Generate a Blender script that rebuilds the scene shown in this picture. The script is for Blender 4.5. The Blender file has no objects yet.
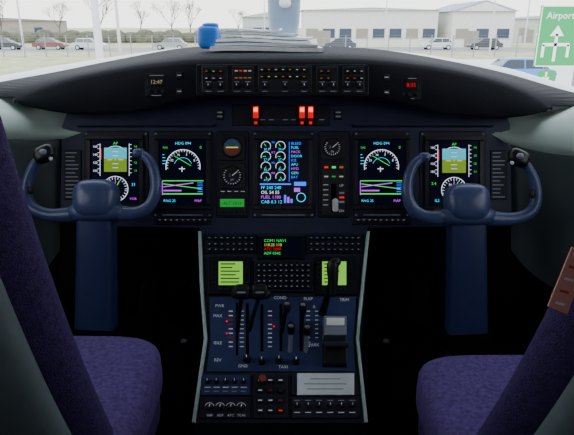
import bpy, bmesh, math, random
from mathutils import Vector, Matrix
random.seed(4)
scene = bpy.context.scene
FOC=560.0; PITCH=math.radians(19.0)
C=Vector((0,0,1.35))
F=Vector((0,math.cos(PITCH),-math.sin(PITCH)))
U=Vector((0,math.sin(PITCH),math.cos(PITCH)))
R=Vector((1,0,0))
FLOOR=0.15; GROUND=-1.8
def V(px,py,d): return C+d*(F+R*((px-287)/FOC)+U*((217.5-py)/FOC))
# ---------------------------------------------------------------- camera
cd=bpy.data.cameras.new('camera'); cam=bpy.data.objects.new('camera',cd)
scene.collection.objects.link(cam); cam.location=C
cam.rotation_euler=(math.pi/2-PITCH,0,0); cd.sensor_width=36; cd.lens=FOC/574*36
cd.clip_start=0.02; cd.clip_end=2000
scene.camera=cam
# ---------------------------------------------------------------- materials
def lin(c):
    return tuple(((v/255)/12.92 if v/255<=0.04045 else ((v/255+0.055)/1.055)**2.4) for v in c)+(1,)
def mat(name,rgb,rough=0.6,metal=0.0,noise=0.0,nscale=40,bump=0.0,bscale=200,spec=0.5,emit=None,es=0.0):
    m=bpy.data.materials.new(name); m.use_nodes=True
    nt=m.node_tree; b=nt.nodes['Principled BSDF']
    col=lin(rgb)
    b.inputs['Base Color'].default_value=col
    b.inputs['Roughness'].default_value=rough
    b.inputs['Metallic'].default_value=metal
    b.inputs['Specular IOR Level'].default_value=spec
    tc=nt.nodes.new('ShaderNodeTexCoord')
    if noise>0:
        n=nt.nodes.new('ShaderNodeTexNoise'); n.inputs['Scale'].default_value=nscale; n.inputs['Detail'].default_value=5
        nt.links.new(tc.outputs['Object'],n.inputs['Vector'])
        r=nt.nodes.new('ShaderNodeValToRGB')
        r.color_ramp.elements[0].position=0.3; r.color_ramp.elements[1].position=0.7
        r.color_ramp.elements[0].color=tuple(v*(1-noise) for v in col[:3])+(1,)
        r.color_ramp.elements[1].color=tuple(min(1,v*(1+noise)) for v in col[:3])+(1,)
        nt.links.new(n.outputs['Fac'],r.inputs['Fac']); nt.links.new(r.outputs['Color'],b.inputs['Base Color'])
    if bump>0:
        n=nt.nodes.new('ShaderNodeTexNoise'); n.inputs['Scale'].default_value=bscale
        nt.links.new(tc.outputs['Object'],n.inputs['Vector'])
        bp=nt.nodes.new('ShaderNodeBump'); bp.inputs['Strength'].default_value=bump; bp.inputs['Distance'].default_value=0.004
        nt.links.new(n.outputs['Fac'],bp.inputs['Height']); nt.links.new(bp.outputs['Normal'],b.inputs['Normal'])
    if emit:
        b.inputs['Emission Color'].default_value=lin(emit); b.inputs['Emission Strength'].default_value=es
    return m
def em(name,rgb,s): return mat(name,(5,5,5),0.4,emit=rgb,es=s)
M={}
M['panel']=mat('panel_navy',(34,39,72),0.5,noise=0.15,nscale=30,bump=0.05)
M['panel2']=mat('panel_charcoal',(22,25,40),0.5,noise=0.15,spec=.4)
M['black']=mat('black_plastic',(10,11,16),0.42,spec=.45)
M['blackm']=mat('black_matte',(4,4,6),0.95,spec=.1)
M['shield']=mat('glareshield_vinyl',(15,18,28),0.8,noise=0.25,nscale=12,bump=0.3,bscale=300,spec=0.2)
M['fcup']=mat('fcu_face',(22,25,36),0.5,noise=0.1)
M['bezel']=mat('bezel',(15,17,25),0.38,spec=.45)
M['glass']=mat('screen_glass',(2,2,4),0.3,emit=(24,30,70),es=0.12,spec=.12)
M['yoke']=mat('yoke_blue_grey',(66,78,118),0.34,noise=0.08,nscale=20)
M['column']=mat('column_blue',(38,50,92),0.42,noise=0.1)
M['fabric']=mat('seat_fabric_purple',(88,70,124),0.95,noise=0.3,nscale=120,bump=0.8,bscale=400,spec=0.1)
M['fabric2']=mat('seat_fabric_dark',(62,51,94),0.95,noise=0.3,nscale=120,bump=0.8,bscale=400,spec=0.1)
M['shell']=mat('seat_shell_grey',(92,104,108),0.5,noise=0.1)
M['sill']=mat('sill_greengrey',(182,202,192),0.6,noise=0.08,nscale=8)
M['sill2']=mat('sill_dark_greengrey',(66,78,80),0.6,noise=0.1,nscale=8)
M['trim']=mat('pedestal_trim',(186,208,202),0.4)
M['ped']=mat('pedestal_blue',(38,52,98),0.5,noise=0.12)
M['pedside']=mat('pedestal_side',(28,32,50),0.6)
M['grey']=mat('grey_paint',(125,130,142),0.45)
M['lgrey']=mat('light_grey',(205,207,216),0.45)
M['white']=mat('white_plastic',(235,235,235),0.5)
M['paper']=mat('paper_white',(236,240,242),0.8,noise=0.05)
M['paper2']=mat('paper_grey',(185,193,200),0.8,noise=0.1)
M['blue']=mat('blue_pouch',(50,125,225),0.4)
M['floor']=mat('floor_carpet',(9,9,13),0.95,noise=0.4,nscale=80,spec=.1)
M['wall']=mat('lining_dark',(56,64,68),0.8,noise=0.1)
M['ink']=mat('label_white',(200,205,215),0.6,emit=(200,205,225),es=0.22)
M['inkdim']=mat('label_dim',(140,146,165),0.6,emit=(160,175,205),es=0.09)
M['amber']=em('lit_amber',(255,165,70),0.26)
M['lwhite']=em('lit_white',(255,235,205),0.36)
M['red']=em('lit_red',(255,0,0),7.0)
M['redl']=em('lit_red_dim',(255,10,5),0.8)
M['gwhite']=em('glow_white',(225,232,255),1.3)
M['gcyan']=em('glow_cyan',(40,210,255),1.35)
M['ggreen']=em('glow_green',(30,240,90),1.1)
M['gmag']=em('glow_magenta',(200,70,240),1.3)
M['gyel']=em('glow_yellow',(235,225,70),1.0)
M['gblue']=em('glow_blue',(40,110,255),1.7)
M['gsky']=em('glow_sky',(60,190,215),1.15)
M['gbrown']=em('glow_brown',(130,165,40),0.85)
M['lcd']=em('lcd_green',(140,215,75),1.0)
M['lcdink']=em('lcd_ink',(50,110,30),0.3)
M['lcdg']=em('lcd_dark_green',(15,170,60),0.8)
M['tag']=mat('tag_salmon',(190,128,118),0.7)
M['redp']=mat('red_paint',(170,35,35),0.5)
M['brass']=mat('knob_copper',(140,66,54),0.4)
# ---------------------------------------------------------------- mesh builder
class B:
    def __init__(s,name): s.n=name; s.v=[]; s.f=[]; s.m=[]; s.ms=[]; s.sm=[]
    def mi(s,m):
        if m not in s.ms: s.ms.append(m)
        return s.ms.index(m)
    def add(s,vs,fs,m,smooth=False):
        o=len(s.v); s.v+=[Vector(v) for v in vs]; k=s.mi(m)
        for f in fs: s.f.append([o+i for i in f]); s.m.append(k); s.sm.append(smooth)
    def prism(s,bot,top,m,smooth=False):
        n=len(bot)
        fs=[list(range(n))[::-1],list(range(n,2*n))]
        s.add(list(bot)+list(top),fs,m,False)
        o=len(s.v)-2*n; k=s.mi(m)
        for i in range(n):
            j=(i+1)%n; s.f.append([o+i,o+j,o+n+j,o+n+i]); s.m.append(k); s.sm.append(smooth)
    def slab(s,mp,x0,y0,x1,y1,h0,h1,m,ins=0):
        bot=[mp(x0,y1,h0),mp(x1,y1,h0),mp(x1,y0,h0),mp(x0,y0,h0)]
        top=[mp(x0+ins,y1-ins,h1),mp(x1-ins,y1-ins,h1),mp(x1-ins,y0+ins,h1),mp(x0+ins,y0+ins,h1)]
        s.prism(bot,top,m)
    def poly(s,mp,pts,h0,h1,m):
        s.prism([mp(x,y,h0) for x,y in pts],[mp(x,y,h1) for x,y in pts],m)
    def rrect(s,mp,x0,y0,x1,y1,r,h0,h1,m,ins=0):
        pts=[];  tp=[]
        for cx,cy,a0 in ((x1-r,y1-r,0),(x0+r,y1-r,90),(x0+r,y0+r,180),(x1-r,y0+r,270)):
            for k in range(5):
                a=math.radians(a0+k*22.5); pts.append((cx+r*math.cos(a),cy+r*math.sin(a)))
                tp.append((cx+(r-ins)*math.cos(a),cy+(r-ins)*math.sin(a)))
        s.prism([mp(x,y,h0) for x,y in pts],[mp(x,y,h1) for x,y in tp],m)
    def disc(s,mp,cx,cy,r,h0,h1,m,r2=None,n=18):
        if r2 is None: r2=r
        a=[2*math.pi*i/n for i in range(n)]
        s.prism([mp(cx+r*math.cos(t),cy+r*math.sin(t),h0) for t in a],[mp(cx+r2*math.cos(t),cy+r2*math.sin(t),h1) for t in a],m,True)
    def quad(s,mp,x0,y0,x1,y1,h,m):
        s.add([mp(x0,y1,h),mp(x1,y1,h),mp(x1,y0,h),mp(x0,y0,h)],[[0,1,2,3]],m)
    def line(s,mp,x0,y0,x1,y1,w,h,m):
        dx,dy=x1-x0,y1-y0; L=math.hypot(dx,dy) or 1; nx,ny=-dy/L*w/2,dx/L*w/2
        s.add([mp(x0+nx,y0+ny,h),mp(x1+nx,y1+ny,h),mp(x1-nx,y1-ny,h),mp(x0-nx,y0-ny,h)],[[0,1,2,3]],m)
    def arc(s,mp,cx,cy,r,a0,a1,w,h,m,n=20):
        vs=[];fs=[]
        for i in range(n+1):
            t=math.radians(a0+(a1-a0)*i/n)
            for q in (r-w/2,r+w/2): vs.append(mp(cx+q*math.cos(t),cy-q*math.sin(t),h))
        for i in range(n): fs.append([2*i,2*i+1,2*i+3,2*i+2])
        s.add(vs,fs,m)
    def ticks(s,mp,cx,cy,r0,r1,a0,a1,n,w,h,m):
        for i in range(n):
            t=math.radians(a0+(a1-a0)*i/(n-1)); c,q=math.cos(t),math.sin(t)
            s.line(mp,cx+r0*c,cy-r0*q,cx+r1*c,cy-r1*q,w,h,m)
    def text(s,mp,txt,x,y,size,h,m,center=True):
        vs,fs,w=glyph(txt)
        ox=x-(w*size/2 if center else 0)
        s.add([mp(ox+v[0]*size,y-v[1]*size,h) for v in vs],fs,m)
    def grid(s,rows,m,smooth=True,closed=False):
        n=len(rows[0]); vs=[p for r in rows for p in r]; fs=[]
        for i in range(len(rows)-1):
            for j in range(n if closed else n-1):
                k=(j+1)%n
                fs.append([i*n+j,i*n+k,(i+1)*n+k,(i+1)*n+j])
        s.add(vs,fs,m,smooth)
    def tube(s,pts,rads,m,seg=14,asp=1.0,up=None,sub=6,caps=True,sq=2.0):
        P,Rd=spline(pts,rads,sub)
        up=up or Vector((0,-1,0.3)).normalized(); rows=[]
        for i,p in enumerate(P):
            t=(P[min(i+1,len(P)-1)]-P[max(i-1,0)]).normalized()
            a=t.cross(up)
            if a.length<1e-4: a=t.cross(Vector((1,0,0)))
            a.normalize(); b=a.cross(t).normalized()
            row=[]
            for k in range(seg):
                q=2*math.pi*k/seg; c,sn=math.cos(q),math.sin(q)
                c=math.copysign(abs(c)**(2/sq),c); sn=math.copysign(abs(sn)**(2/sq),sn)
                row.append(p+a*(Rd[i]*c)+b*(Rd[i]*asp*sn))
            rows.append(row)
        s.grid(rows,m,True,True)
        if caps:
            for row,d in ((rows[0],P[0]-P[1]),(rows[-1],P[-1]-P[-2])):
                c=sum(row,Vector())/seg; rr=(row[0]-c).length; d=d.normalized()
                mid=[c+(q-c)*0.7+d*rr*0.5 for q in row]; tip=c+d*rr*0.75
                s.add(list(row)+mid+[tip],[[k,(k+1)%seg,seg+(k+1)%seg,seg+k] for k in range(seg)]+[[seg+k,seg+(k+1)%seg,2*seg] for k in range(seg)],m,True)
    def sell(s,c,ax,ay,az,m,e=3.0,nu=24,nv=14):
        rows=[]
        def pw(v): return math.copysign(abs(v)**(2/e),v)
        for i in range(nv+1):
            ph=-math.pi/2+math.pi*i/nv
            row=[]
            for j in range(nu):
                th=2*math.pi*j/nu
                row.append(c+ax*(pw(math.cos(ph))*pw(math.cos(th)))+ay*(pw(math.cos(ph))*pw(math.sin(th)))+az*pw(math.sin(ph)))
            rows.append(row)
        s.grid(rows,m,True,True)
    def box(s,x0,x1,y0,y1,z0,z1,m):
        s.prism([(x0,y0,z0),(x1,y0,z0),(x1,y1,z0),(x0,y1,z0)],[(x0,y0,z1),(x1,y0,z1),(x1,y1,z1),(x0,y1,z1)],m)
    def build(s,parent=None,bevel=0,subsurf=0,solid=0,recalc=True):
        me=bpy.data.meshes.new(s.n); me.from_pydata([tuple(v) for v in s.v],[],s.f)
        for m in s.ms: me.materials.append(m)
        me.polygons.foreach_set('material_index',s.m); me.polygons.foreach_set('use_smooth',s.sm)
        if recalc:
            bm=bmesh.new(); bm.from_mesh(me); bmesh.ops.recalc_face_normals(bm,faces=bm.faces); bm.to_mesh(me); bm.free()
        o=bpy.data.objects.new(s.n,me); scene.collection.objects.link(o)
        if solid:
            q=o.modifiers.new('Solid','SOLIDIFY'); q.thickness=solid; q.offset=-1
        if bevel:
            q=o.modifiers.new('Bevel','BEVEL'); q.width=bevel; q.segments=2; q.limit_method='ANGLE'; q.angle_limit=math.radians(40)
        if parent: o.parent=parent
        return o
_g={}
def glyph(t):
    if t in _g: return _g[t]
    cu=bpy.data.curves.new('t','FONT'); cu.body=t; cu.resolution_u=2
    o=bpy.data.objects.new('t',cu); scene.collection.objects.link(o)
    bpy.context.view_layer.update()
    me=o.evaluated_get(bpy.context.evaluated_depsgraph_get()).to_mesh()
    vs=[tuple(v.co) for v in me.vertices]; fs=[list(p.vertices) for p in me.polygons]
    w=max([v[0] for v in vs],default=0)
    bpy.data.objects.remove(o); bpy.data.curves.remove(cu)
    _g[t]=(vs,fs,w); return _g[t]
def spline(P,Rr,sub):
    P=[Vector(p) for p in P]; n=len(P); o=[];r=[]
    for i in range(n-1):
        p0=P[max(i-1,0)];p1=P[i];p2=P[i+1];p3=P[min(i+2,n-1)]
        a0=Rr[max(i-1,0)];a1=Rr[i];a2=Rr[i+1];a3=Rr[min(i+2,n-1)]
        for k in range(sub):
            t=k/sub
            f=lambda a,b,c,d:0.5*((2*b)+(c-a)*t+(2*a-5*b+4*c-d)*t*t+(3*b-a-3*c+d)*t**3)
            o.append(f(p0,p1,p2,p3)); r.append(f(a0,a1,a2,a3))
    o.append(P[-1]); r.append(Rr[-1]); return o,r
def empty(name):
    e=bpy.data.objects.new(name,None); scene.collection.objects.link(e); e.empty_display_size=0.05; return e
def resamp(L,sub=5):
    return spline([Vector((a,b,c)) for a,b,c in L],[0]*len(L),sub)[0]
# plane maps -------------------------------------------------
PD=1.68
def mp_panel(px,py,h): return V(px,py,PD)-F*h
def planemap(p0,n):
    def f(px,py,h):
        d=(F+R*((px-287)/FOC)+U*((217.5-py)/FOC))
        t=(p0-C).dot(n)/d.dot(n)
        return C+d*t+n*h
    return f
pt=V(287,230,1.62); pb=V(287,424,1.36)
sdir=(pb-pt).normalized(); pn=R.cross(-sdir).normalized()
if pn.z<0: pn=-pn
mp_ped=planemap(pt,pn)
def pd(px,py): return (mp_ped(px,py,0)-C).dot(F)
# ================================================================ ROOM SHELL
b=B('floor'); b.box(-1.2,1.2,-1.5,2.25,FLOOR-0.05,FLOOR,M['floor']); b.build()
b=B('ceiling'); b.box(-1.15,1.15,-1.5,1.66,1.74,1.80,M['wall']); b.build()
for sx,nm in ((-1,'wall_left'),(1,'wall_right')):
    b=B(nm); x0,x1=(1.15,1.2) if sx>0 else (-1.2,-1.15)
    b.box(x0,x1,-1.5,2.25,FLOOR,1.08,M['wall']); b.box(x0,x1,-1.5,0.1,1.08,1.80,M['wall'])
    b.box(x0,x1,0.1,1.66,1.60,1.80,M['wall']); b.box(x0,x1,1.15,1.22,1.08,1.60,M['wall']); b.build()
b=B('wall_back'); b.box(-1.2,1.2,-1.55,-1.5,FLOOR,1.80,M['wall']); b.build()
b=B('wall_front'); b.box(-1.15,1.15,2.2,2.25,FLOOR,1.05,M['blackm']); b.build()
b=B('windshield_post')
postm=mat('post_grey',(140,160,182),0.5)
b.tube([V(284,36,2.12),V(284,15,2.1),V(284,-60,1.95),V(284,-110,1.75)],[0.050,0.060,0.064,0.064],postm,asp=0.5,sq=4)
b.sell(V(285,3,2.05),R*.022,U*.016,F*.012,M['white'],e=2.5)
b.build()
# ================================================================ GLARESHIELD
front_top=[(14,100,1.62),(40,90,1.60),(80,79,1.58),(135,69,1.55),(190,63,1.51),(240,62,1.50),(287,62,1.50),(335,62,1.50),(382,64,1.51),(440,71,1.55),(490,82,1.58),(525,94,1.60),(552,108,1.62)]
front_bot=[(16,103,1.62),(44,110,1.60),(80,114,1.58),(135,112,1.55),(190,99,1.51),(240,97,1.50),(287,97,1.50),(335,97,1.50),(382,99,1.51),(440,113,1.55),(490,118,1.58),(525,116,1.60),(549,111,1.62)]
back=[(-60,94,1.72),(0,83,1.76),(55,73,1.82),(120,60,1.9),(185,48.5,2.0),(235,47.5,2.02),(287,47.5,2.02),(335,47.5,2.02),(385,51,2.0),(445,61,1.9),(505,74,1.82),(560,90,1.76),(630,108,1.70)]
g_ft=resamp(front_top); g_fb=resamp(front_bot); g_bk=resamp(back)
b=B('glareshield')
ft=[V(*p) for p in g_ft]; fb=[V(*p) for p in g_fb]; bk=[V(*p) for p in g_bk]
r_lip=[p+Vector((0,0.012,0.004)) for p in ft]
r_lip2=[p+Vector((0,0.0,-0.006)) for p in ft]
r_b1=[p+Vector((0,0.0,0.008)) for p in fb]
r_b2=[p+Vector((0,0.02,0.0)) for p in fb]
under=[p+Vector((0,0.13,-0.01)) for p in fb]
bk2=[p+Vector((0,0.01,-0.03)) for p in bk]
b.grid([bk2,bk,r_lip,r_lip2,r_b1,r_b2,under],M['shield'],True)
b.build(solid=0.004,recalc=False)
b=B('windshield_sill')
sillw=mat('sill_white',(226,231,234),0.6,noise=0.05,nscale=5)
def sillrow(dy,dd):
    return [V(p.x,p.y+dy*max(0,min(1,(abs(p.x-287)-80)/150)),p.z+dd) for p in g_bk]
b.grid([sillrow(6,0.02),sillrow(-3,0.10),sillrow(-6,0.2),sillrow(-7,0.33),sillrow(25,0.36)],sillw,True)
b.build(recalc=False)
fcu=empty('autopilot_control_panel')
mf=lambda px,py,h: V(px,py,1.495)-F*h
b=B('housing'); b.rrect(mf,196,64.5,369,96,3,-0.004,0.006,M['bezel'],0.8)
for (x0,x1) in ((202,228),(232,254),(258,312),(316,338),(342,364)):
    b.slab(mf,x0,67,x1,93,0.006,0.008,M['fcup'],0.6)
b.build(fcu,bevel=0.0008)
b=B('buttons_and_legends')
for x0,n in ((205,3),(319,2),(345,3)):
    for r_ in (70.5,77.5):
        for i in range(n): b.slab(mf,x0+i*7,r_,x0+i*7+4.5,r_+4,0.008,0.012,M['black'],0.4); b.quad(mf,x0+i*7+1,r_+1.4,x0+i*7+3.1,r_+2.2,0.0123,random.choice([M['amber'],M['lwhite'],M['ink']]))
for i in range(7):
    b.slab(mf,260+i*7,69,264.5+i*7,73,0.008,0.012,M['black'],0.4)
    b.quad(mf,261+i*7,70.3,263.1+i*7,71.2,0.0123,M['amber'] if i%3==1 else M['lwhite'])
    b.slab(mf,260+i*7,76,264.5+i*7,80,0.008,0.012,M['black'],0.4)
    b.quad(mf,261+i*7,77.3,263.1+i*7,78.2,0.0123,M['lwhite'] if i%3 else M['amber'])
for x in (209,221,237,248,265,285,304,322,333,347,359):
    b.disc(mf,x,87,2.6,0.008,0.018,M['black'],2.2); b.line(mf,x,87,x,85,0.7,0.0183,M['ink'])
    b.line(mf,x-3,92,x+3,92,0.6,0.0085,M['inkdim']); b.line(mf,x-2.5,82.6,x+2.5,82.6,0.6,0.0085,M['inkdim'])
for i in range(4):
    b.quad(mf,235+i*4.5,71,238+i*4.5,72.3,0.0085,M['redl'] if i==1 else M['lwhite'])
    b.quad(mf,235+i*4.5,78,238+i*4.5,79.2,0.0085,M['amber'])
b.build(fcu)
for cx,cy in ((157,84),(409,87)):
    e=empty('panel_clock'); mc=lambda px,py,h: V(px,py,1.53)-F*h
    b=B('clock_case'); b.rrect(mc,cx-12,cy-11,cx+12,cy+13,3,-0.01,0.006,M['black'],0.7)
    b.rrect(mc,cx-9,cy-6,cx+9,cy+3,1.5,0.006,0.008,M['bezel'],0.3)
    for dx in (-7,0,7): b.disc(mc,cx+dx,cy+8,2,0.006,0.012,M['fcup'],1.7)
    b.build(e,bevel=0.0006)
    b=B('clock_digits'); b.text(mc,'12:47' if cx<200 else '08:35',cx,cy+0.5,5.5,0.0085,M['lwhite'] if cx<200 else M['redl'])
    b.line(mc,cx-7,cy-8,cx+7,cy-8,0.8,0.0065,M['inkdim']); b.line(mc,cx-5,cy+12,cx+5,cy+12,0.6,0.0065,M['inkdim'])
    b.build(e)
for cx,cy in ((180,76),(180,92),(386,78),(386,93)):
    b=B('annunciator_button'); mc=lambda px,py,h: V(px,py,1.515)-F*h
    b.slab(mc,cx-4,cy-4,cx+4,cy+4,-0.012,0.006,M['bezel'],0.5); b.slab(mc,cx-3,cy-3,cx+3,cy+3,0.006,0.009,M['fcup'],0.5)
    b.line(mc,cx-2,cy,cx+2,cy,0.8,0.0093,M['ink']); b.build()
# things on glareshield
b=B('paper_chart_stack')
def sheet(x0,x1,y0,y1,z,th,rot,m,curl=0.0,dogear=0.0):
    cx,cy=(x0+x1)/2,(y0+y1)/2; n=14; rows=[]; rows2=[]
    for i in range(n+1):
        t=i/n; x=x0+(x1-x0)*t; zz=z+curl*math.sin(t*math.pi*1.5+0.4)+dogear*max(0,t-.75)**2*16
        for L,q in ((rows,th),(rows2,0)):
            r=[]
            for yy in (y0,y1):
                dx,dy=x-cx,yy-cy
                r.append(Vector((cx+dx*math.cos(rot)-dy*math.sin(rot),cy+dx*math.sin(rot)+dy*math.cos(rot),zz+q)))
            L.append(r)
    b.grid(rows,m); b.grid(rows2,m)
    for k in (0,1): b.grid([[r[k] for r in rows],[r[k] for r in rows2]],m,False)
    for i in (0,-1): b.add([rows[i][0],rows[i][1],rows2[i][1],rows2[i][0]],[[0,1,2,3]],m)
ztop=V(287,48,2.0).z+0.003
sheet(-0.24,0.11,1.80,1.99,ztop-0.002,0.012,0.03,M['paper'],0.002)
sheet(-0.22,0.10,1.81,1.99,ztop+0.012,0.008,-0.05,M['paper2'],0.003)
sheet(-0.23,0.07,1.83,2.0,ztop+0.023,0.008,0.06,M['paper'],0.004)
sheet(-0.22,0.085,1.85,2.01,ztop+0.036,0.005,-0.03,M['paper'],0.005)
sheet(-0.20,0.03,1.86,2.0,ztop+0.046,0.006,0.1,M['paper2'],0.004)
sheet(-0.21,-0.02,1.87,2.0,ztop+0.056,0.005,-0.06,M['paper'],0.003,0.006)
b.build()
b=B('blue_pouch'); cpt=V(209,37,1.76)
b.sell(cpt,Vector((0.036,0,0)),Vector((0,0.03,0)),Vector((0,0,0.036)),M['blue'],e=3.6)
b.sell(cpt+Vector((0.006,0,0.034)),Vector((0.026,0,0)),Vector((0,0.022,0)),Vector((0,0,0.009)),M['blue'],e=3)
b.build()
# ================================================================ INSTRUMENT PANEL
ip=empty('instrument_panel')
b=B('panel_face')
b.poly(mp_panel,[(62,126),(75,92),(500,92),(510,124),(512,215),(488,226),(368,228),(366,234),(201,234),(199,228),(84,226),(60,215)],-0.03,0.0,M['panel'])
for x0,y0,x1,y1 in ((84,131,149,214),(153,131,213,218),(216,131,249,218),(252,131,315,218),(318,131,350,218),(353,131,410,218),(419,131,486,214)):
    b.rrect(mp_panel,x0,y0,x1,y1,3,0.0,0.005,M['panel2'],0.8)
b.slab(mp_panel,155,219,212,225,0,0.004,M['panel2'],0.5); b.slab(mp_panel,352,219,412,225,0,0.004,M['panel2'],0.5)
for (x0,x1) in ((78,216),(352,492)):
    b.slab(mp_panel,x0,124,x1,127.5,0,0.022,M['panel'],0.8)
b.slab(mp_panel,232,104,330,126,0,0.004,M['panel2'],1)
b.slab(mp_panel,64,150,82,200,0,0.004,M['panel2'],0.7); b.slab(mp_panel,490,150,507,200,0,0.004,M['panel2'],0.7)
b.build(ip,bevel=0.001)
b=B('screws_and_legends')
for x0,y0,x1,y1 in ((84,131,149,214),(153,131,213,218),(252,131,315,218),(353,131,410,218),(419,131,486,214)):
    for x in (x0+3,x1-3):
        for y in (y0+3,y1-3): b.disc(mp_panel,x,y,1.2,0.005,0.0062,M['grey'],1.0,8)
    b.line(mp_panel,x0+10,y1-3,x1-10,y1-3,0.6,0.0053,M['inkdim'])
for yy in range(153,199,4):
    b.line(mp_panel,66,yy,66+random.uniform(8,14),yy,0.9,0.0043,M['inkdim']); b.line(mp_panel,492,yy,492+random.uniform(7,13),yy,0.9,0.0043,M['inkdim'])
for i in range(9):
    b.disc(mp_panel,160+i*5.7,222,1.7,0.004,0.012,M['black'],1.4,10); b.line(mp_panel,159+i*5.7,219.8,161+i*5.7,219.8,0.5,0.0045,M['ink'])
    b.disc(mp_panel,358+i*5.7,222,1.7,0.004,0.012,M['black'],1.4,10); b.line(mp_panel,357+i*5.7,219.8,359+i*5.7,219.8,0.5,0.0045,M['ink'])
for x in (263,272,286,294,322): b.line(mp_panel,x-3,120,x+2,120,0.7,0.0045,M['inkdim'])
for x in (220,338):
    b.slab(mp_panel,x-4,110,x+4,120,0,.006,M['black'],.5); b.quad(mp_panel,x-2.5,112,x+2.5,113.5,.0064,M['inkdim']); b.quad(mp_panel,x-2.5,116,x+2.5,117.5,.0064,M['inkdim'])
b.build(ip)
for cx in (256,302,310.5):
    e=empty('fire_warning_handle'); b=B('handle')
    b.slab(mp_panel,cx-3.6,105,cx+3.6,126,0.004,0.012,M['black'],0.7)
    b.slab(mp_panel,cx-2.8,107,cx+2.8,119,0.012,0.020,M['redl'],0.5); b.slab(mp_panel,cx-2.0,109,cx+2.0,113,0.020,0.022,M['red'],0.3)
    b.slab(mp_panel,cx-1.6,122,cx+1.6,125,0.012,0.016,M['redl'],0.3); b.build(e)  # lower red slab: warning light's reflection, put in as a glowing piece
# ---- displays
def display(name,x0,y0,x1,y1,draw):
    e=empty(name)
    b=B('bezel')
    t=4.5
    b.slab(mp_panel,x0-t,y0-t,x1+t,y0,0.005,0.014,M['bezel'],0.4); b.slab(mp_panel,x0-t,y1,x1+t,y1+t,0.005,0.014,M['bezel'],0.4)
    b.slab(mp_panel,x0-t,y0,x0,y1,0.005,0.014,M['bezel'],0.4); b.slab(mp_panel,x1,y0,x1+t,y1,0.005,0.014,M['bezel'],0.4)
    for i in range(5):
        xx=x0+4+(x1-x0-8)*i/4; b.slab(mp_panel,xx-2,y1+1.2,xx+2,y1+3.4,0.014,0.017,M['panel2'],0.3)
    b.build(e,bevel=0.0006)
    b=B('screen'); b.slab(mp_panel,x0,y0,x1,y1,0.0052,0.008,M['glass']); b.build(e)
    b=B('symbology'); draw(b,x0,y0,x1,y1); b.build(e)
H=0.0084
def pfd(b,x0,y0,x1,y1):
    m=mp_panel; W=x1-x0; cx=x0+W*0.5
    ax0,ax1=x0+W*.27,x0+W*.74; ay0,ay1=y0+8,y0+32
    b.quad(m,ax0,ay0,ax1,(ay0+ay1)/2-1,H,M['gsky']); b.quad(m,ax0,(ay0+ay1)/2-1,ax1,ay1,H,M['gbrown'])
    mx=(ax0+ax1)/2; my=(ay0+ay1)/2
    for k in (-8,-4,4,8): b.line(m,mx-3,my+k,mx+3,my+k,0.5,H+.0003,M['gwhite'])
    b.line(m,mx-8,my,mx-3,my,1.2,H+.0004,M['gyel']); b.line(m,mx+3,my,mx+8,my,1.2,H+.0004,M['gyel']); b.disc(m,mx,my,.8,H,H+.0004,M['gyel'],n=8)
    b.arc(m,mx,my,13.5,40,140,.6,H,M['gwhite'])
    b.line(m,x0+9,y0+4,x0+9,y0+36,.6,H,M['gwhite'])
    for k in range(8):
        b.line(m,x0+6.5,y0+5+k*4,x0+9,y0+5+k*4,.5,H,M['gwhite']); b.line(m,x1-10,y0+5+k*4,x1-7.5,y0+5+k*4,.5,H,M['gwhite'])
    for k in range(4): b.text(m,str(160-20*k),x0+4,y0+8+k*8,3.2,H,M['gwhite']); b.text(m,str(14-k),x1-4,y0+8+k*8,3.2,H,M['ggreen'])
    b.line(m,x1-10,y0+4,x1-10,y0+36,.6,H,M['gwhite']); b.line(m,x0+10,y0+9,x0+10,y0+20,1,H,M['redl'])
    b.text(m,'AP',mx,y0+5,4,H,M['ggreen']); b.text(m,'ILS',x0+6,y1-4,4,H,M['gcyan'],False)
    hy=y0+49
    b.arc(m,mx,hy,12.5,0,360,.7,H,M['gwhite'],32); b.ticks(m,mx,hy,9.5,12,0,350,24,.5,H,M['gwhite'])
    b.line(m,mx-4,hy+8,mx+4,hy-8,.9,H,M['ggreen']); b.line(m,mx,hy-10,mx,hy+9,.7,H,M['gmag'])
    b.text(m,'N',mx-4,hy-4,3.5,H,M['gwhite']); b.text(m,'33',x1-6,y1-18,4,H,M['gcyan']); b.text(m,'2.4',x0+5,y0+44,4,H,M['ggreen'])
    b.text(m,'VOR',x1-6,y1-4,3.4,H,M['gmag'])
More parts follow.
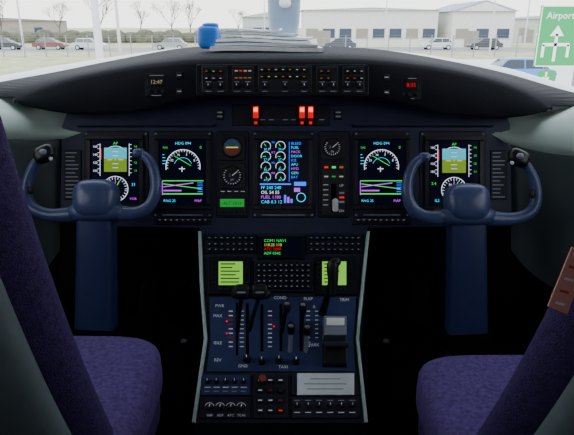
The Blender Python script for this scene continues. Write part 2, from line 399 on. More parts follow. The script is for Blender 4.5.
def mfd(b,x0,y0,x1,y1):
    m=mp_panel; W=x1-x0; cx=x0+W*.5; cy=y0+27
    b.arc(m,cx,cy,17,-10,190,.8,H,M['gwhite'],30); b.ticks(m,cx,cy,14.8,17,-5,185,20,.5,H,M['gwhite'])
    b.arc(m,cx,cy,9,20,160,.4,H,M['gcyan'],20)
    for a,t in ((30,'E'),(75,'3'),(110,'N'),(150,'33')):
        q=math.radians(a); b.text(m,t,cx+13*math.cos(q),cy-12.5*math.sin(q)+1,3.2,H,M['gwhite'])
    b.line(m,cx-9,cy-11,cx+8,cy-1,.6,H,M['ggreen']); b.line(m,cx-1,cy,cx-1,cy+5,.8,H,M['gwhite']); b.line(m,cx-4,cy+2,cx+2,cy+2,.8,H,M['gwhite'])
    b.text(m,'HDG 094',cx,y0+5,4,H,M['gcyan']); b.text(m,'TAS',x0+3,y0+9,3,H,M['ggreen'],False); b.text(m,'0',x1-6,y0+9,4,H,M['ggreen'])
    for k in range(4): b.line(m,x0+3,y0+15+k*3,x0+3+2+k,y0+15+k*3,.6,H,M['gcyan'])
    yb=y0+41
    b.line(m,x0+3,yb,x1-3,yb,1.0,H,M['ggreen']); b.line(m,x0+4,yb+6,x1-13,yb+2,.9,H,M['gmag'])
    b.line(m,x0+4,yb+3,x1-5,yb+8,.8,H,M['ggreen']); b.line(m,x0+3,yb+13,x1-4,yb+13,1.2,H,M['ggreen'])
    b.line(m,x0+3,yb,x0+3,yb+14,.8,H,M['gmag']); b.quad(m,x0+4,yb+9,x0+22,yb+10.4,H,M['gmag'])
    for k in range(5): b.line(m,x1-9,yb+2+k*2.2,x1-4,yb+2+k*2.2,.6,H,M['gblue'])
    b.text(m,'RNG 25',x0+4,y1-3,3.6,H,M['gcyan'],False); b.text(m,'MAP',x1-12,y1-3,3.6,H,M['gmag'],False)
def eicas(b,x0,y0,x1,y1):
    m=mp_panel
    for r_ in range(4):
        for c_ in range(2):
            cx=x0+8+c_*14.5; cy=y0+6.5+r_*10.2
            b.arc(m,cx,cy,4.7,-40,200,.55,H,M['gwhite'],18); b.line(m,cx,cy,cx+3.2*math.cos(2.2+r_),cy-3.2*math.sin(2.2+r_),.6,H,M['ggreen'])
            b.text(m,'%d.%d'%(20+r_*7,c_+3),cx+.5,cy+4.2,3.2,H,M['gcyan'])
        b.text(m,('N1','ITT','N2','OIL')[r_],x0+15.3,y0+3.6+r_*10.2,2.8,H,M['gmag' if r_%2 else 'gblue'])
    for k in range(9):
        b.text(m,('BLEED','FUEL','PACK','DOOR','ICE','APU','HYD','GEN','BAT')[k],x0+33,y0+5+k*4.2,3.7,H,M[('gblue','gcyan','gmag','gcyan')[k%4]],False)
    b.quad(m,x0+2,y0+43.6,x1-17,y0+45,H,M['gblue'])
    for k in range(4):
        b.text(m,('FF 240 240','OIL 54 55','FUEL 1180','CAB 0.3 12')[k],x0+3,y0+49.3+k*4.7,4.5,H+.0004,M[('gcyan','gwhite','gmag','gcyan')[k]],False)
    b.quad(m,x1-14,y0+42,x1-2,y0+46,H,M['gblue']); b.quad(m,x1-14,y0+48,x1-8,y0+52,H,M['gmag']); b.arc(m,x1-7,y0+57.5,4.3,0,360,.8,H,M['gcyan'])
    b.line(m,x0+31.2,y0+2,x0+31.2,y0+42,.5,H,M['gblue'])
    for k in range(3): b.quad(m,x0+26+k*3.2,y1-10+k*2,x0+28.2+k*3.2,y1-2,H,M[('gblue','gmag','gblue')[k]])
display('flight_display',92,140,140,204,pfd)
display('flight_display',160,140,207,205,mfd)
display('engine_display',258,140,308,205,eicas)
display('flight_display',357,140,405,205,mfd)
display('flight_display',428,141,478,206,pfd)
def gauge(name,cx,cy,r,kind):
    e=empty(name); b=B('case'); m=mp_panel
    b.rrect(m,cx-r-2.5,cy-r-2.5,cx+r+2.5,cy+r+2.5,3,0.005,0.010,M['bezel'],.5); b.disc(m,cx,cy,r,0.010,0.014,M['black'],r-.8,24); b.build(e,bevel=.0004)
    b=B('dial'); h=.0143
    if kind=='att':
        b.disc(m,cx,cy,r-2.2,.0138,h,M['brass'],n=20); b.arc(m,cx,cy,(r-2.2)/2,0,180,r-2.2,h+.0002,mat('dial_sky',(50,90,120),.5,emit=(70,120,150),es=.06),16)
        b.line(m,cx-6,cy,cx+6,cy,1,h+.0004,M['gyel'])
    else:
        b.ticks(m,cx,cy,r-3.2,r-1.6,-220,40,16,.6,h,M['ink']); b.line(m,cx,cy,cx+r*.5,cy-r*.4,.9,h,M['ink']); b.text(m,'3',cx-2.5,cy+1,4,h,M['inkdim'])
        b.text(m,kind,cx,cy+5,2.6,h,M['ink'])
    b.build(e)
gauge('standby_attitude_indicator',232.5,148,10.5,'att')
gauge('standby_airspeed_indicator',232.5,176,10.5,'KT')
gauge('brake_pressure_gauge',332,148,9.5,'PSI')
e=empty('radio_frequency_readout'); b=B('case'); b.slab(mp_panel,218.5,197,246.5,216,0.005,0.010,M['bezel'],.6); b.build(e,bevel=.0005)
b=B('readout'); b.quad(mp_panel,220.5,199,244.5,207,.0103,M['lcdg']); b.text(mp_panel,'ALT 1013',232.5,205,4.5,.0106,M['lcdink'])
for i in range(4): b.disc(mp_panel,222.5+i*6.6,212,2,.010,.016,M['panel2'],1.6,12)
for i in range(4): b.line(mp_panel,221+i*6.6,191.5,225+i*6.6,191.5,.7,.0055,M['ink'])
b.build(e)
e=empty('landing_gear_lever'); b=B('plate'); m=mp_panel
b.slab(m,321,162,346,216,.005,.009,M['bezel'],.6)
for i in range(3): b.slab(m,323+i*7.5,165,329+i*7.5,170,.009,.012,M['black'],.4); b.quad(m,324+i*7.5,166.5,328+i*7.5,168.7,.0123,M['ggreen'] if i==1 else (M['amber'] if i else M['redl']))
for i in range(3): b.quad(m,324+i*7.5,176,328+i*7.5,177.5,.0095,M['lcdg'] if i==1 else M['lwhite'])
b.slab(m,331,184,336,212,.009,.0095,M['blackm']); b.build(e,bevel=.0003)
b=B('lever'); b.tube([mp_panel(333.5,209,.009),mp_panel(333.5,207,.04),mp_panel(333.5,206,.06)],[.004,.004,.005],M['grey'])
b.tube([mp_panel(333.5,201,.062),mp_panel(333.5,210,.062)],[.009,.009],M['white'],asp=.6); b.build(e)
b=B('gear_legends'); b.text(m,'UP',341,187,3.4,.0097,M['ink']); b.text(m,'DN',341,212,3.4,.0097,M['ink'])
for k in range(5): b.line(m,323,185+k*5,328,185+k*5,.7,.0097,M['ink'])
for k in range(3): b.quad(m,339,192+k*4.5,344,194+k*4.5,.0097,M['redl'] if k==1 else M['inkdim'])
b.build(e)
def sidegrid(name,rows,m):
    b=B(name); rr=[[V(*p) for p in resamp(r,4)] for r in rows]; b.grid(rr,m,True); return b
b=sidegrid('trim_1',[[(-90,72,1.45),(-30,88,1.6),(20,100,1.72),(70,112,1.78),(110,122,1.80)],[(-90,86,1.28),(-30,104,1.44),(20,115,1.60),(64,125,1.70),(104,130,1.70)],[(-90,120,1.25),(-30,126,1.40),(10,130,1.52),(44,134,1.62),(84,133,1.685)],[(-90,132,1.28),(-30,138,1.42),(10,139,1.55),(44,140,1.65),(82,137,1.70)]],M['sill']); b.build(recalc=False)
b=sidegrid('trim_2',[[(464,120,1.80),(505,116,1.78),(545,112,1.72),(600,100,1.6),(670,90,1.45)],[(470,128,1.70),(505,127,1.70),(545,122,1.60),(600,114,1.44),(670,106,1.28)],[(490,134,1.685),(520,141,1.62),(555,146,1.52),(605,150,1.40),(670,150,1.25)],[(492,138,1.70),(520,147,1.65),(555,154,1.55),(605,158,1.42),(670,160,1.28)]],M['sill']); b.build(recalc=False)
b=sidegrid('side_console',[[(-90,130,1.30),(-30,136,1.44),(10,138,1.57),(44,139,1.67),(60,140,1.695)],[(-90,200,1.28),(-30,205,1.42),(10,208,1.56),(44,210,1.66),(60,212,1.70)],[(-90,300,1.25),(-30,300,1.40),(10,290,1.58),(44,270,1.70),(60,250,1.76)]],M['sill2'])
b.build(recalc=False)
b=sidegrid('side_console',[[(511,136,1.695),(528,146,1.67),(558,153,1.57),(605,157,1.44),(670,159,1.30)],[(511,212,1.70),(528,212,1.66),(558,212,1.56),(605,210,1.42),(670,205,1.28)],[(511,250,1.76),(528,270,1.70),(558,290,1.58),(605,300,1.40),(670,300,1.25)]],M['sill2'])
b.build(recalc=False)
b=B('kick_panel'); mk=lambda x,y,h: V(x,y,1.85)-F*h
b.slab(mk,60,215,205,300,0,.01,M['blackm']); b.slab(mk,362,215,520,300,0,.01,M['blackm'])
b.build(bevel=.001)
pedalm=mat('pedal_black',(6,6,9),.8,spec=.15)
for x in (150,178,390,420):
    b=B('rudder_pedal'); z=V(x,302,1.78)
    b.sell(z,Vector((.035,0,0)),Vector((0,.012,.008)),Vector((0,.03,.06)),pedalm,e=4)
    b.tube([z+Vector((0,.02,-.04)),z+Vector((0,.06,-.18)),z+Vector((0,.10,-.3))],[.012,.012,.012],M['blackm'])
    b.build()
for x0,x1 in ((128,196),(374,442)):
    b=B('foot_rest_bar'); b.tube([V(x0,341,1.70),V(x1,341,1.70)],[.010,.010],pedalm)
    b.sell(V(x1-12 if x0<200 else x0+12,341,1.685),R*.010,U*.006,F*.006,M['grey'],nu=12,nv=8)
    for x in (x0+4,x1-4):
        p=V(x,341,1.70); b.tube([p,Vector((p.x,p.y+.03,FLOOR))],[.008,.008],M['blackm'])
    b.build()
# ================================================================ YOKES
def yoke(cx,cy,flip):
    e=empty('control_yoke'); d=1.47
    def Y(px,py,dd=0): return V(cx+px*flip,cy+py,d+dd)
    b=B('wheel')
    pts=[(-50,-47,.0),(-61,-37,0),(-69,-20,0),(-70,-3,0),(-63,9,0),(-46,15,0),(-22,14,.0),(0,8,.0),(20,13,0),(40,13,0),(53,5,0),(59,-11,0),(57,-29,0),(51,-41,0),(43,-47,0)]
    rad=[.010,.0125,.014,.0145,.0155,.017,.022,.026,.022,.0175,.016,.015,.0135,.0125,.010]
    b.tube([Y(*p) for p in pts],rad,M['yoke'],seg=16,asp=1.1,up=-F)
    b.sell(Y(0,-1,0),R*.058,U*.052,F*.048,M['yoke'],e=3.0)
    b.sell(Y(0,12,0),R*.078,U*.026,F*.036,M['yoke'],e=2.6)
    b.build(e)
    b=B('grip_switches')
    b.sell(Y(-52,-46,-.01),R*.026+U*.012*flip,U*.020-R*.008*flip,F*.022,M['black'],e=3)
    b.sell(Y(-54,-48,-.036),R*.009,U*.007,F*.007,M['grey'],e=2.4)
    b.sell(Y(-46,-41,-.034),R*.005,U*.005,F*.005,M['lgrey'],e=2.4,nu=12,nv=8)
    b.sell(Y(42,-47,0),R*.016,U*.012,F*.016,M['yoke'],e=2.6)
    b.sell(Y(-66,-10,-.016),R*.005,U*.012,F*.007,M['black'],e=2.6,nu=12,nv=8)
    b.build(e)
    b=B('column')
    b.tube([Y(0,8,.02),Y(0,40,.03),Y(0,90,.05),Y(0,140,.07),Y(0,200,.12)],[.047,.048,.050,.053,.056],M['column'],seg=24,asp=.8,up=-F,sq=5)
    b.tube([Y(0,131,.068),Y(0,140,.07)],[.06,.062],M['blackm'],seg=24,asp=.9,up=-F,sq=5)
    b.build(e)
yoke(97,200,1)
yoke(466,204,-1)
# ================================================================ PEDESTAL
ped=empty('center_pedestal')
outline=[(200,233),(368,233),(362,290),(357,340),(366,423),(194,423),(206,340),(202,290)]
b=B('body'); top=[mp_ped(x,y,0) for x,y in outline]; bot=[Vector((p.x,p.y,FLOOR)) for p in top]
b.prism(bot,top,M['pedside']); b.build(ped)
b=B('edge_trim')
for pts in ([(200,233),(202,290),(206,340),(194,423)],[(368,233),(362,290),(357,340),(366,423)]):
    for i in range(3):
        (xa,ya),(xb,yb)=pts[i],pts[i+1]
        b.prism([mp_ped(xa-1.8,ya,-.004),mp_ped(xa+1.8,ya,-.004),mp_ped(xb+1.8,yb,-.004),mp_ped(xb-1.8,yb,-.004)],[mp_ped(xa-1.5,ya,.012),mp_ped(xa+1.5,ya,.012),mp_ped(xb+1.5,yb,.012),mp_ped(xb-1.5,yb,.012)],M['trim'])
b.build(ped,bevel=.0008)
mq=mp_ped
b=B('module_plates')
b.slab(mq,205,235,257,254,0,.006,M['panel2'],.6); b.slab(mq,306,235,363,254,0,.006,M['panel2'],.6)
b.slab(mq,258,237,305,260,0,.010,M['bezel'],.6)
b.slab(mq,208,257,251,296,0,.010,M['bezel'],.8); b.slab(mq,254,262,313,293,0,.008,M['panel2'],.6); b.slab(mq,315,257,357,296,0,.010,M['bezel'],.8)
b.poly(mq,[(210,298),(356,298),(353,340),(355,372),(207,372),(211,340)],0,.006,M['ped'])
b.slab(mq,201,375,251,396,0,.008,M['ped'],.6); b.slab(mq,253,375,289,419,0,.008,M['panel2'],.6); b.slab(mq,200,398,251,419,0,.008,M['panel2'],.6)
b.slab(mq,291,398,359,419,0,.008,M['panel2'],.6); b.slab(mq,291,375,359,396,0,.006,M['panel2'],.6)
for x in (262,281,301): b.slab(mq,x-1.5,305,x+1.5,352,.006,.0065,M['blackm'])
b.slab(mq,236,304,238.5,356,.006,.0065,M['blackm']); b.slab(mq,246,304,249,356,.006,.0065,M['blackm'])
b.build(ped,bevel=.0006)
b=B('controls_and_legends')
def keys(x0,y0,x1,y1,nx,ny,h,kw,kh,m=M['black'],ink=M['inkdim']):
    for i in range(nx):
        for j in range(ny):
            x=x0+(x1-x0)*i/(nx-1) if nx>1 else x0; y=y0+(y1-y0)*j/(ny-1) if ny>1 else y0
            b.slab(mq,x-kw/2,y-kh/2,x+kw/2,y+kh/2,h,h+.005,m,.35)
            b.line(mq,x-kw*.22,y,x+kw*.22,y,kh*.28,h+.0052,ink)
for y in (239.5,245.5,251):
    keys(210,y,252,y,8,1,.006,3.6,3.2); keys(311,y,358,y,9,1,.006,3.6,3.2)
b.quad(mq,262,239.5,301,257,.0103,M['glass'])
for k in range(4):
    b.text(mq,('COM1 NAV1','118.25 110','ATC 2000','ADF 0342')[k],264,243.6+k*4.2,4.0,.0106,M[('ggreen','gyel','redl','ggreen')[k]],False)
keys(259,267,308,288,10,5,.008,3.7,3.6)
for x0,x1 in ((219,243),(322,346)):
    b.quad(mq,x0,263,x1,286.5,.0103,M['lcd'])
    for k in range(6): b.line(mq,x0+2,265.5+k*3.6,x0+2+random.uniform(8,20),265.5+k*3.6,1.2,.0106,M['lcdink'])
    for k in range(5):
        for xx in (x0-5,x1+3): b.slab(mq,xx,263+k*5,xx+2.4,265.5+k*5,.010,.013,M['panel2'],.3)
    for k in range(6): b.slab(mq,x0+k*4.2,289.5,x0+3+k*4.2,292.5,.010,.013,M['panel2'],.3)
for k in range(9):
    y=312+k*4.4
    b.line(mq,229,y,233,y,1.1,.0065,M['redp' if k in (2,3,6) else 'ink']); b.line(mq,240,y,244,y,.9,.0065,M['ink'])
    b.line(mq,268,y,272,y,1.0,.0065,M['redp' if k in (2,) else 'ink']); b.line(mq,306,y,310,y,.8,.0065,M['ink'])
    if k<7: b.line(mq,315,y,318,y,.8,.0065,M['ink'])
for x,y in ((227,322),(227,334),(274,327)):
    b.disc(mq,x,y,1.1,.006,.007,M['redl'],n=8)
for t,x,y in (('PWR',220,308),('COND',280,300),('FLAP',308,301),('TRIM',344,302),('MAX',218,318),('IDLE',218,345),('0',314,309),('PARK',314,347),('REV',218,362),('GND',243,368),('TAXI',283,369)):
    b.text(mq,t,x,y,4.2,.0066,M['ink'])
for i in range(5):
    b.disc(mq,208+i*9,382,2.6,.008,.018,M['black'],2.1); b.line(mq,208+i*9,382,208+i*9,379.8,.7,.0183,M['ink']); b.line(mq,205+i*9,388,211+i*9,388,.8,.0083,M['ink'])
    b.line(mq,205+i*9,392,210+i*9,392,.8,.0083,M['inkdim'])
for i in range(4):
    b.disc(mq,210+i*10.5,408,3.2,.008,.020,M['black'],2.6); b.line(mq,210+i*10.5,408,211+i*10.5,405.5,.8,.0203,M['ink']); b.arc(mq,210+i*10.5,408,4.6,20,160,.5,.0083,M['ink'],10)
    b.text(mq,('VHF','ADF','ATC','TCAS')[i],210+i*10.5,417,3.4,.0083,M['ink'])
for i in range(3):
    for j in range(4):
        b.slab(mq,257+i*10,379+j*10,264+i*10,384+j*10,.008,.013,M['black'],.5)
        b.quad(mq,258.5+i*10,380.7+j*10,262.5+i*10,381.9+j*10,.0135,(M['redl'] if (i+j)%5==0 and j else (M['redp'] if (i*j)%3==1 else M['ink'])))
b.disc(mq,263,381,4.5,.008,.035,M['brass'],3.4); b.disc(mq,281,391,3.8,.008,.02,M['black'],3)
for i in range(6):
    b.disc(mq,297+i*11,406,2.7,.008,.018,M['black'],2.2); b.line(mq,297+i*11,406,297+i*11,403.8,.7,.0183,M['ink']); b.line(mq,294+i*11,413,300+i*11,413,.8,.0083,M['ink'])
    b.line(mq,294+i*11,401,300+i*11,401,.7,.0083,M['inkdim'])
b.build(ped)
b=B('placard'); b.slab(mq,297,374,354,396,.006,.012,M['paper'],.3)
for k,w in enumerate((30,42,36)): b.line(mq,325-w/2,380+k*5,325+w/2,380+k*5,.8,.0123,M['grey'])
b.build(ped)
def lever(name,px,pby,tx,ty,h,head,m=M['black'],r=.0055):
    e=empty(name); b=B('arm'); p0=mp_ped(px,pby,0); tip=V(tx,ty,pd(tx,ty)-h)
    b.tube([p0,(p0+tip)/2+U*.004,tip],[r*1.2,r,r],m,asp=.6); head(b,tip); b.build(e); return e
def head_power(b,t):
    b.tube([t-R*.020,t,t+R*.020],[.013,.015,.013],M['black'],up=-F,asp=.9)
    b.sell(t+U*.006-F*.004,R*.021,U*.020,F*.014,M['black'],e=4)
    b.sell(t-F*.018+U*.006,R*.012,U*.003,F*.003,M['grey'],e=3,nu=12,nv=8)
lever('power_lever',237,334,242,294,.075,head_power); lever('power_lever',248,334,260,294,.075,head_power)
def head_cond(b,t):
    b.sell(t,R*.010,U*.017,F*.013,M['black'],e=3); b.sell(t-F*.013+U*.008,R*.007,U*.004,F*.003,M['grey'],e=3,nu=12,nv=8)
lever('condition_lever',281,335,287,306,.06,head_cond); lever('condition_lever',301,335,303,307,.06,head_cond)
lever('condition_lever',290,354,291,328,.045,head_cond,M['grey'])
lever('condition_lever',306,354,307,329,.045,head_cond,M['grey'])
def head_flap(b,t):
    b.tube([t-U*.042,t,t+U*.034,t+U*.044+R*.012],[.011,.014,.016,.012],M['black'],up=-F,asp=.8)
lever('flap_lever',322,316,333,278,.085,head_flap,r=.009)
e=empty('parking_brake_handle'); b=B('box')
b.slab(mq,322,321,346,342,.004,.050,M['grey'],1.2); b.slab(mq,325,324,343,332,.050,.053,M['white'],.6)
b.slab(mq,322,344,347,368,.004,.03,M['black'],1.5); b.build(e,bevel=.0015)
b=B('grip'); b.tube([mq(325,350,.045),mq(345,350,.045)],[.009,.009],M['panel2']); b.tube([mq(335,350,.0),mq(335,350,.045)],[.006,.006],M['grey']); b.build(e)
for x,y in ((247,360),(279,361),(296,362),(262,362)):
    b=B('trim_knob'); b.disc(mq,x,y,4,.006,.012,M['black'],3.6); b.disc(mq,x,y,3,.012,.028,M['black'],2.5); b.line(mq,x,y,x,y-2.5,.9,.0283,M['ink']); b.build()
# ================================================================ SEATS
def seat(cx,w,recl,y0,z0,frontY,taper,ccx):
    e=empty('pilot_seat')
    b=B('backrest')
    dirv=Vector((0,-math.sin(recl),math.cos(recl))); nrm=Vector((0,math.cos(recl),math.sin(recl)))
    rows=[];rows2=[]
    n=20
    def ring(c,ww,hh,e=3.2,k=28):
        o=[]
        for q in range(k):
            a=2*math.pi*q/k; ca,sa=math.cos(a),math.sin(a)
            ca=math.copysign(abs(ca)**(2/e),ca); sa=math.copysign(abs(sa)**(2/e),sa)
            o.append(c+R*(ww*ca)+nrm*(hh*sa+.03*abs(ca)**3))
        return o
    for i in range(n+1):
        t=i/n; L=.86*t
        bow=.05*math.sin(math.pi*t)
        c=Vector((cx,y0,z0-.12))+dirv*L+nrm*(-bow*0.6)
        ww=w*(1-taper*t**2)*(1 if t<.93 else 1-(t-.93)*3)
        hh=.050*(1 if t<.93 else 1-(t-.93)*6)
        rows.append(ring(c,ww,hh)); rows2.append(ring(c-nrm*.070,ww*.93,.030,4))
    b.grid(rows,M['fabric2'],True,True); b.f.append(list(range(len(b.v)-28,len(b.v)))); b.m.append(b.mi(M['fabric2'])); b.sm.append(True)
    b.build(e)
    b=B('back_shell'); b.grid(rows2,M['shell'],True,True); b.f.append(list(range(len(b.v)-28,len(b.v)))); b.m.append(0); b.sm.append(True)
    b.build(e)
    b=B('shell_ribs')
    for dx in (-.62,.62):
        b.tube([Vector((cx+dx*w,0,0))+Vector((0,(sum(r_,Vector())/28).y,(sum(r_,Vector())/28).z))-nrm*.033 for r_ in rows2[::4]],[.014]*6,M['sill2'])
    b.box(cx-w*.6,cx+w*.6,y0-.11,y0-.095,z0-.1,z0+.02,M['sill2'])
    b.build(e)
    b=B('seat_cushion')
    yc=(y0+frontY)/2-.02; hl=(frontY-y0)/2+.05
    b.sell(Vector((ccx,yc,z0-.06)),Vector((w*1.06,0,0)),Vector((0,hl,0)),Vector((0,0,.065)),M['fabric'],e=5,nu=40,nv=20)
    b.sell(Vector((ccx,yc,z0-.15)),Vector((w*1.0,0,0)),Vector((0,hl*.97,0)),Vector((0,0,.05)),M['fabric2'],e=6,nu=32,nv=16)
    b.build(e)
    b=B('seat_frame')
    b.box(ccx-w*.8,ccx+w*.8,yc-hl*.8,yc+hl*.8,z0-.24,z0-.195,M['shell'])
    for dx in (-1,1):
        b.box(ccx+dx*w*.6-.02,ccx+dx*w*.6+.02,yc-hl*.9,yc+hl*.9,FLOOR,FLOOR+.03,M['grey'])
        for dy in (-.6,.6): b.box(ccx+dx*w*.6-.015,ccx+dx*w*.6+.015,yc+dy*hl-.02,yc+dy*hl+.02,FLOOR+.03,z0-.24,M['shell'])
    b.build(e,bevel=.003)
    return e,nrm,dirv
seat(-.520,.222,math.radians(19),.80,.69,1.10,.02,-.505)
e,nrm,dirv=seat(.535,.222,math.radians(23),.80,.665,1.06,.10,.510)
b=B('harness_label'); mt=lambda x,y,h: V(x,y,.600)-F*h
pts=[(571,247),(590,247),(566,314),(547,306)]
b.prism([mt(x,y,0) for x,y in pts],[mt(x,y,.003) for x,y in pts],M['tag'])
for k in range(5): b.line(mt,554+k*4.4,302-k*12,563+k*4.4,304.5-k*12,2.5,.0033,M['redp'] if k%2 else M['paper2'])
b.build(e)
# ================================================================ EXTERIOR
grass=mat('grass_dry',(170,172,132),0.95,noise=.3,nscale=.6)
apron=mat('apron_concrete',(212,214,212),0.8,noise=.08,nscale=.4)
b=B('ground'); b.box(-400,400,3.5,56,GROUND-.1,GROUND,apron); b.box(-400,400,56,600,GROUND-.1,GROUND-.004,grass)
b.box(-200,-12,22,56,GROUND-.05,GROUND+.01,grass)
b.box(-400,400,72,84,GROUND-.05,GROUND+.02,mat('asphalt',(140,142,145),.9,noise=.1)); b.build()
wallw=mat('building_cladding',(216,217,212),.7,noise=.04,nscale=2); roofm=mat('roof_grey',(150,160,170),.6); winm=mat('window_dark',(50,65,85),.2); doorm=mat('door_tan',(140,135,125),.6)
def building(name,x0,x1,y0,y1,h,rise,wm,rm,nw):
    b=B(name); z=GROUND
    b.box(x0,x1,y0,y1,z,z+h,wm); xm=(x0+x1)/2
    b.prism([(x0-.4,y0-.4,z+h),(x1+.4,y0-.4,z+h),(xm,y0-.4,z+h+rise)],[(x0-.4,y1,z+h),(x1+.4,y1,z+h),(xm,y1,z+h+rise)],rm)
    b.prism([(x0+.6,y0-.45,z+h),(x1-.6,y0-.45,z+h),(xm,y0-.45,z+h+rise-.25)],[(x0+.6,y0-.4,z+h),(x1-.6,y0-.4,z+h),(xm,y0-.4,z+h+rise-.25)],wm)
    for i in range(nw):
        x=x0+(x1-x0)*(i+.5)/nw; b.box(x-.9,x+.9,y0-.06,y0,z+1.3,z+2.6,winm if i%3 else doorm); b.box(x-1,x+1,y0-.1,y0-.02,z+1.2,z+1.3,rm)
    b.box(x0+2,x0+4,y0-.08,y0,z,z+2.3,doorm); b.build()
building('white_office_building',2.5,22.4,88,104,5.2,.35,wallw,roofm,8)
building('white_gabled_hangar',24,33,86,104,5.0,1.5,wallw,roofm,3)
building('grey_warehouse',-9,1.0,120,135,4.6,.9,mat('cladding2',(176,184,190),.7),roofm,5)
building('grey_warehouse',42,76,110,125,4.2,1.2,mat('cladding3',(180,188,186),.7),roofm,8)
building('grey_warehouse',-95,-52,130,140,4,1.,mat('cladding4',(150,145,140),.7),mat('roof_brown',(120,105,98),.8),8)
tyre=mat('tyre',(20,20,22),.8); cg=mat('car_glass',(45,55,65),.15)
def car(x,y,rot,col,van=0):
    paint=mat('car_paint',col,.3); b=B('car' if not van else 'van')
    Mx=Matrix.Translation((x,y,GROUND))@Matrix.Rotation(rot,4,'Z')
    def T(p): return Mx@Vector(p)
    prof=[(-2.1,.35),(-2.15,.75),(-1.95,.92),(-1.2,.98),(1.1,.95),(1.95,.82),(2.12,.6),(2.1,.35)] if not van else [(-2.3,.4),(-2.35,1.9),(-2.2,2.05),(1.2,2.0),(1.8,1.2),(2.3,1.0),(2.35,.4)]
    b.prism([T((a,-.82,c)) for a,c in prof],[T((a,.82,c)) for a,c in prof],paint)
    if not van:
        cab=[(-1.75,.93),(-1.35,1.40),(.35,1.42),(1.15,.95)]; cabt=.62
        b.prism([T((a,-.78 if c<1 else -cabt,c)) for a,c in cab],[T((a,.78 if c<1 else cabt,c)) for a,c in cab],cg)
        b.prism([T((-1.3,-.62,1.40)),T((.32,-.62,1.42)),T((.32,.62,1.42)),T((-1.3,.62,1.40))],[T((-1.2,-.58,1.47)),T((.2,-.58,1.48)),T((.2,.58,1.48)),T((-1.2,.58,1.47))],paint)
        for a in (-1.4,-.45,.45):
            for s in (-1,1): b.tube([T((a+(.0 if a<.4 else .5),s*.79,.95)),T((a,s*.63,1.42))],[.035,.035],paint,sub=1)
    else:
        for s in (-1,1): b.add([T((-1.9,s*.83,1.3)),T((1.1,s*.83,1.3)),T((1.0,s*.83,1.8)),T((-1.9,s*.83,1.8))],[[0,1,2,3]],cg)
    for a in (-1.3,1.3):
        for s in (-1,1):
            ring=lambda yy,r: [T((a+r*math.cos(2*math.pi*k/16),yy,.32+r*math.sin(2*math.pi*k/16))) for k in range(16)]
            b.prism(ring(s*.66,.32),ring(s*.86,.32),tyre,True); b.prism(ring(s*.86,.19),ring(s*.88,.17),M['lgrey'],True)
    for s in (-1,1): b.sell(T((2.08,s*.6,.68)),Vector((.06,0,0)),Vector((0,.15,0)),Vector((0,0,.08)),M['white'],nu=10,nv=6)
    b.build()
car(12.0,31,math.pi,(80,130,200))
for x,y,c in ((-37,77,(60,60,68)),(-31.5,78,(120,70,66)),(-26,77,(200,205,210)),(-15.5,78,(150,155,160)),(7,78,(70,74,90)),(20,78,(205,208,210)),(26,77,(60,62,68))):
    car(x,y,random.choice((0,math.pi)),c)
car(36,79,0,(225,225,225),1)
b=B('chain_link_fence'); fm=mat('fence_steel',(135,142,146),.5,metal=.2)
for i in range(60):
    x=-60+i*2.2
    b.box(x-.045,x+.045,60,60.07,GROUND,GROUND+2.1,fm)
for k in range(9): b.box(-60,72,60.02,60.04,GROUND+.2+k*.24,GROUND+.215+k*.24,fm)
b.build()
def lamp(x,y,h,r=.09,head=True):
    b=B('street_lamp'); z=GROUND
    b.tube([(x,y,z),(x,y,z+h*.6),(x,y,z+h)],[r,r*.85,r*.6],M['lgrey'],up=Vector((0,1,0)))
    if head: b.tube([(x,y,z+h),(x+.5,y,z+h+.25),(x+1.2,y,z+h+.3)],[r*.5,r*.5,r*.5],M['lgrey'],up=Vector((0,1,0))); b.sell(Vector((x+1.4,y,z+h+.28)),Vector((.4,0,0)),Vector((0,.15,0)),Vector((0,0,.08)),M['grey'])
    b.build()
lamp(-9.0,28,7,.2); lamp(-20.0,70,8,.2); lamp(-4.0,105,9,.12); lamp(25,72,8,.1); lamp(-31.5,70,9,.12); lamp(34,84,8,.12); lamp(14,84,9,.1)
bark=mat('bark',(104,94,90),.9)
def tree(x,y,h):
    b=B('bare_tree')
    def br(p,d,L,r,dep):
        q=p+d*L; b.prism([p+Vector((r*math.cos(a),r*math.sin(a),0)) for a in (0,2.1,4.2)],[q+Vector((r*.6*math.cos(a),r*.6*math.sin(a),0)) for a in (0,2.1,4.2)],bark)
        if dep==0: return
        for _ in range(3 if dep>1 else 4):
            nd=(d+Vector((random.uniform(-.8,.8),random.uniform(-.8,.8),random.uniform(-.1,.5)))).normalized(); br(q,nd,L*random.uniform(.6,.85),r*.6,dep-1)
    br(Vector((x,y,GROUND)),Vector((0,0,1)),h*.28,h*.022,5); b.build()
for x,y,h in ((-58,120,10),(-47,122,9),(-38,120,10),(-30,121,8),(-20,122,9),(-66,122,11),(-12,145,8),(-25,128,10)): tree(x,y,h)
b=B('hedge'); hm=mat('hedge_green',(95,98,84),.95,noise=.4,nscale=2)
for i in range(26):
    b.sell(Vector((-75+i*2.6,106+random.uniform(-1,1),GROUND+.9)),Vector((1.9,0,0)),Vector((0,1.2,0)),Vector((0,0,1.1+random.uniform(-.2,.5))),hm,e=2.4,nu=10,nv=6)
b.build()
sg=mat('sign_green',(10,150,80),.5); sw=mat('sign_white',(235,240,238),.5)
e=empty('airport_sign'); SD=15.0
o_=V(556,36,SD); sc=SD/FOC
ms=lambda px,py,h: Vector((o_.x+(px-556)*sc,o_.y-h,o_.z-(py-36)*sc*1.02))
b=B('boards')
b.slab(ms,537,8,592,65,0,.04,sg); b.slab(ms,543,69,561,84,0,.04,sg); b.build(e)
b=B('legend'); h=.045
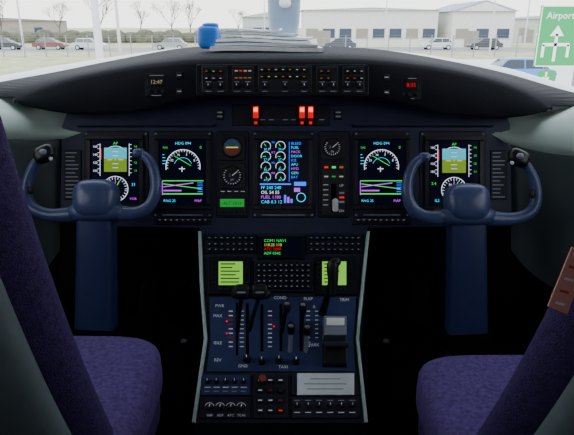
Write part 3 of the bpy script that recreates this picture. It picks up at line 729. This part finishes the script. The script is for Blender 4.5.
for x0,y0,x1,y1 in ((537.5,8.5,591,8.5),(537.5,64.5,591,64.5),(538,8,538,65),(591,8,591,65)): b.line(ms,x0,y0,x1,y1,1,h,sw)
b.text(ms,'Airport',557,20,9,h,sw)
b.line(ms,556,60,556,34,3,h,sw); b.add([ms(549,36,h),ms(563,36,h),ms(556,26,h)],[[0,1,2]],sw)
b.line(ms,543,44,570,44,3,h,sw); b.line(ms,544,44,544,56,3,h,sw); b.line(ms,569,44,569,56,3,h,sw)
b.add([ms(547,75,h),ms(555,75,h),ms(551,81,h)],[[0,1,2]],sw); b.line(ms,551,70,551,76,2,h,sw)
b.build(e)
b=B('posts')
for x in (552,582):
    t=ms(x,66,-.06); b.tube([(t.x,t.y,GROUND),(t.x,t.y,o_.z),(t.x,t.y,o_.z+.6)],[.04,.04,.04],M['grey'],up=Vector((0,1,0)))
b.build(e)
# ================================================================ LIGHT
w=bpy.data.worlds.new('overcast_sky'); scene.world=w; w.use_nodes=True; nt=w.node_tree
bg=nt.nodes['Background']; tc=nt.nodes.new('ShaderNodeTexCoord'); sep=nt.nodes.new('ShaderNodeSeparateXYZ'); rp=nt.nodes.new('ShaderNodeValToRGB')
nt.links.new(tc.outputs['Generated'],sep.inputs[0]); nt.links.new(sep.outputs['Z'],rp.inputs['Fac']); nt.links.new(rp.outputs['Color'],bg.inputs['Color'])
rp.color_ramp.elements[0].color=(1,.99,.97,1); rp.color_ramp.elements[1].color=(.84,.91,1,1); rp.color_ramp.elements[1].position=.5
bg.inputs['Strength'].default_value=3.3
sl=bpy.data.lights.new('sun','SUN'); sl.energy=1.0; sl.angle=math.radians(25); so=bpy.data.objects.new('sun',sl); scene.collection.objects.link(so)
so.rotation_euler=(math.radians(50),math.radians(10),math.radians(-30))
# added fill lamp with invented housing, out of view, to brighten the cockpit
e=empty('added_fill_light')
b=B('housing'); b.box(-.2,.2,-.35,-.05,1.722,1.74,M['lgrey']); b.build(e,bevel=.003)
al=bpy.data.lights.new('added_fill_lamp','AREA'); al.energy=2.6; al.shape='RECTANGLE'; al.size=.36; al.size_y=.26; al.color=(.90,.94,1)
ao=bpy.data.objects.new('added_fill_lamp',al); scene.collection.objects.link(ao); ao.location=(0,-.2,1.715); ao.rotation_euler=(math.radians(20),0,0); ao.parent=e
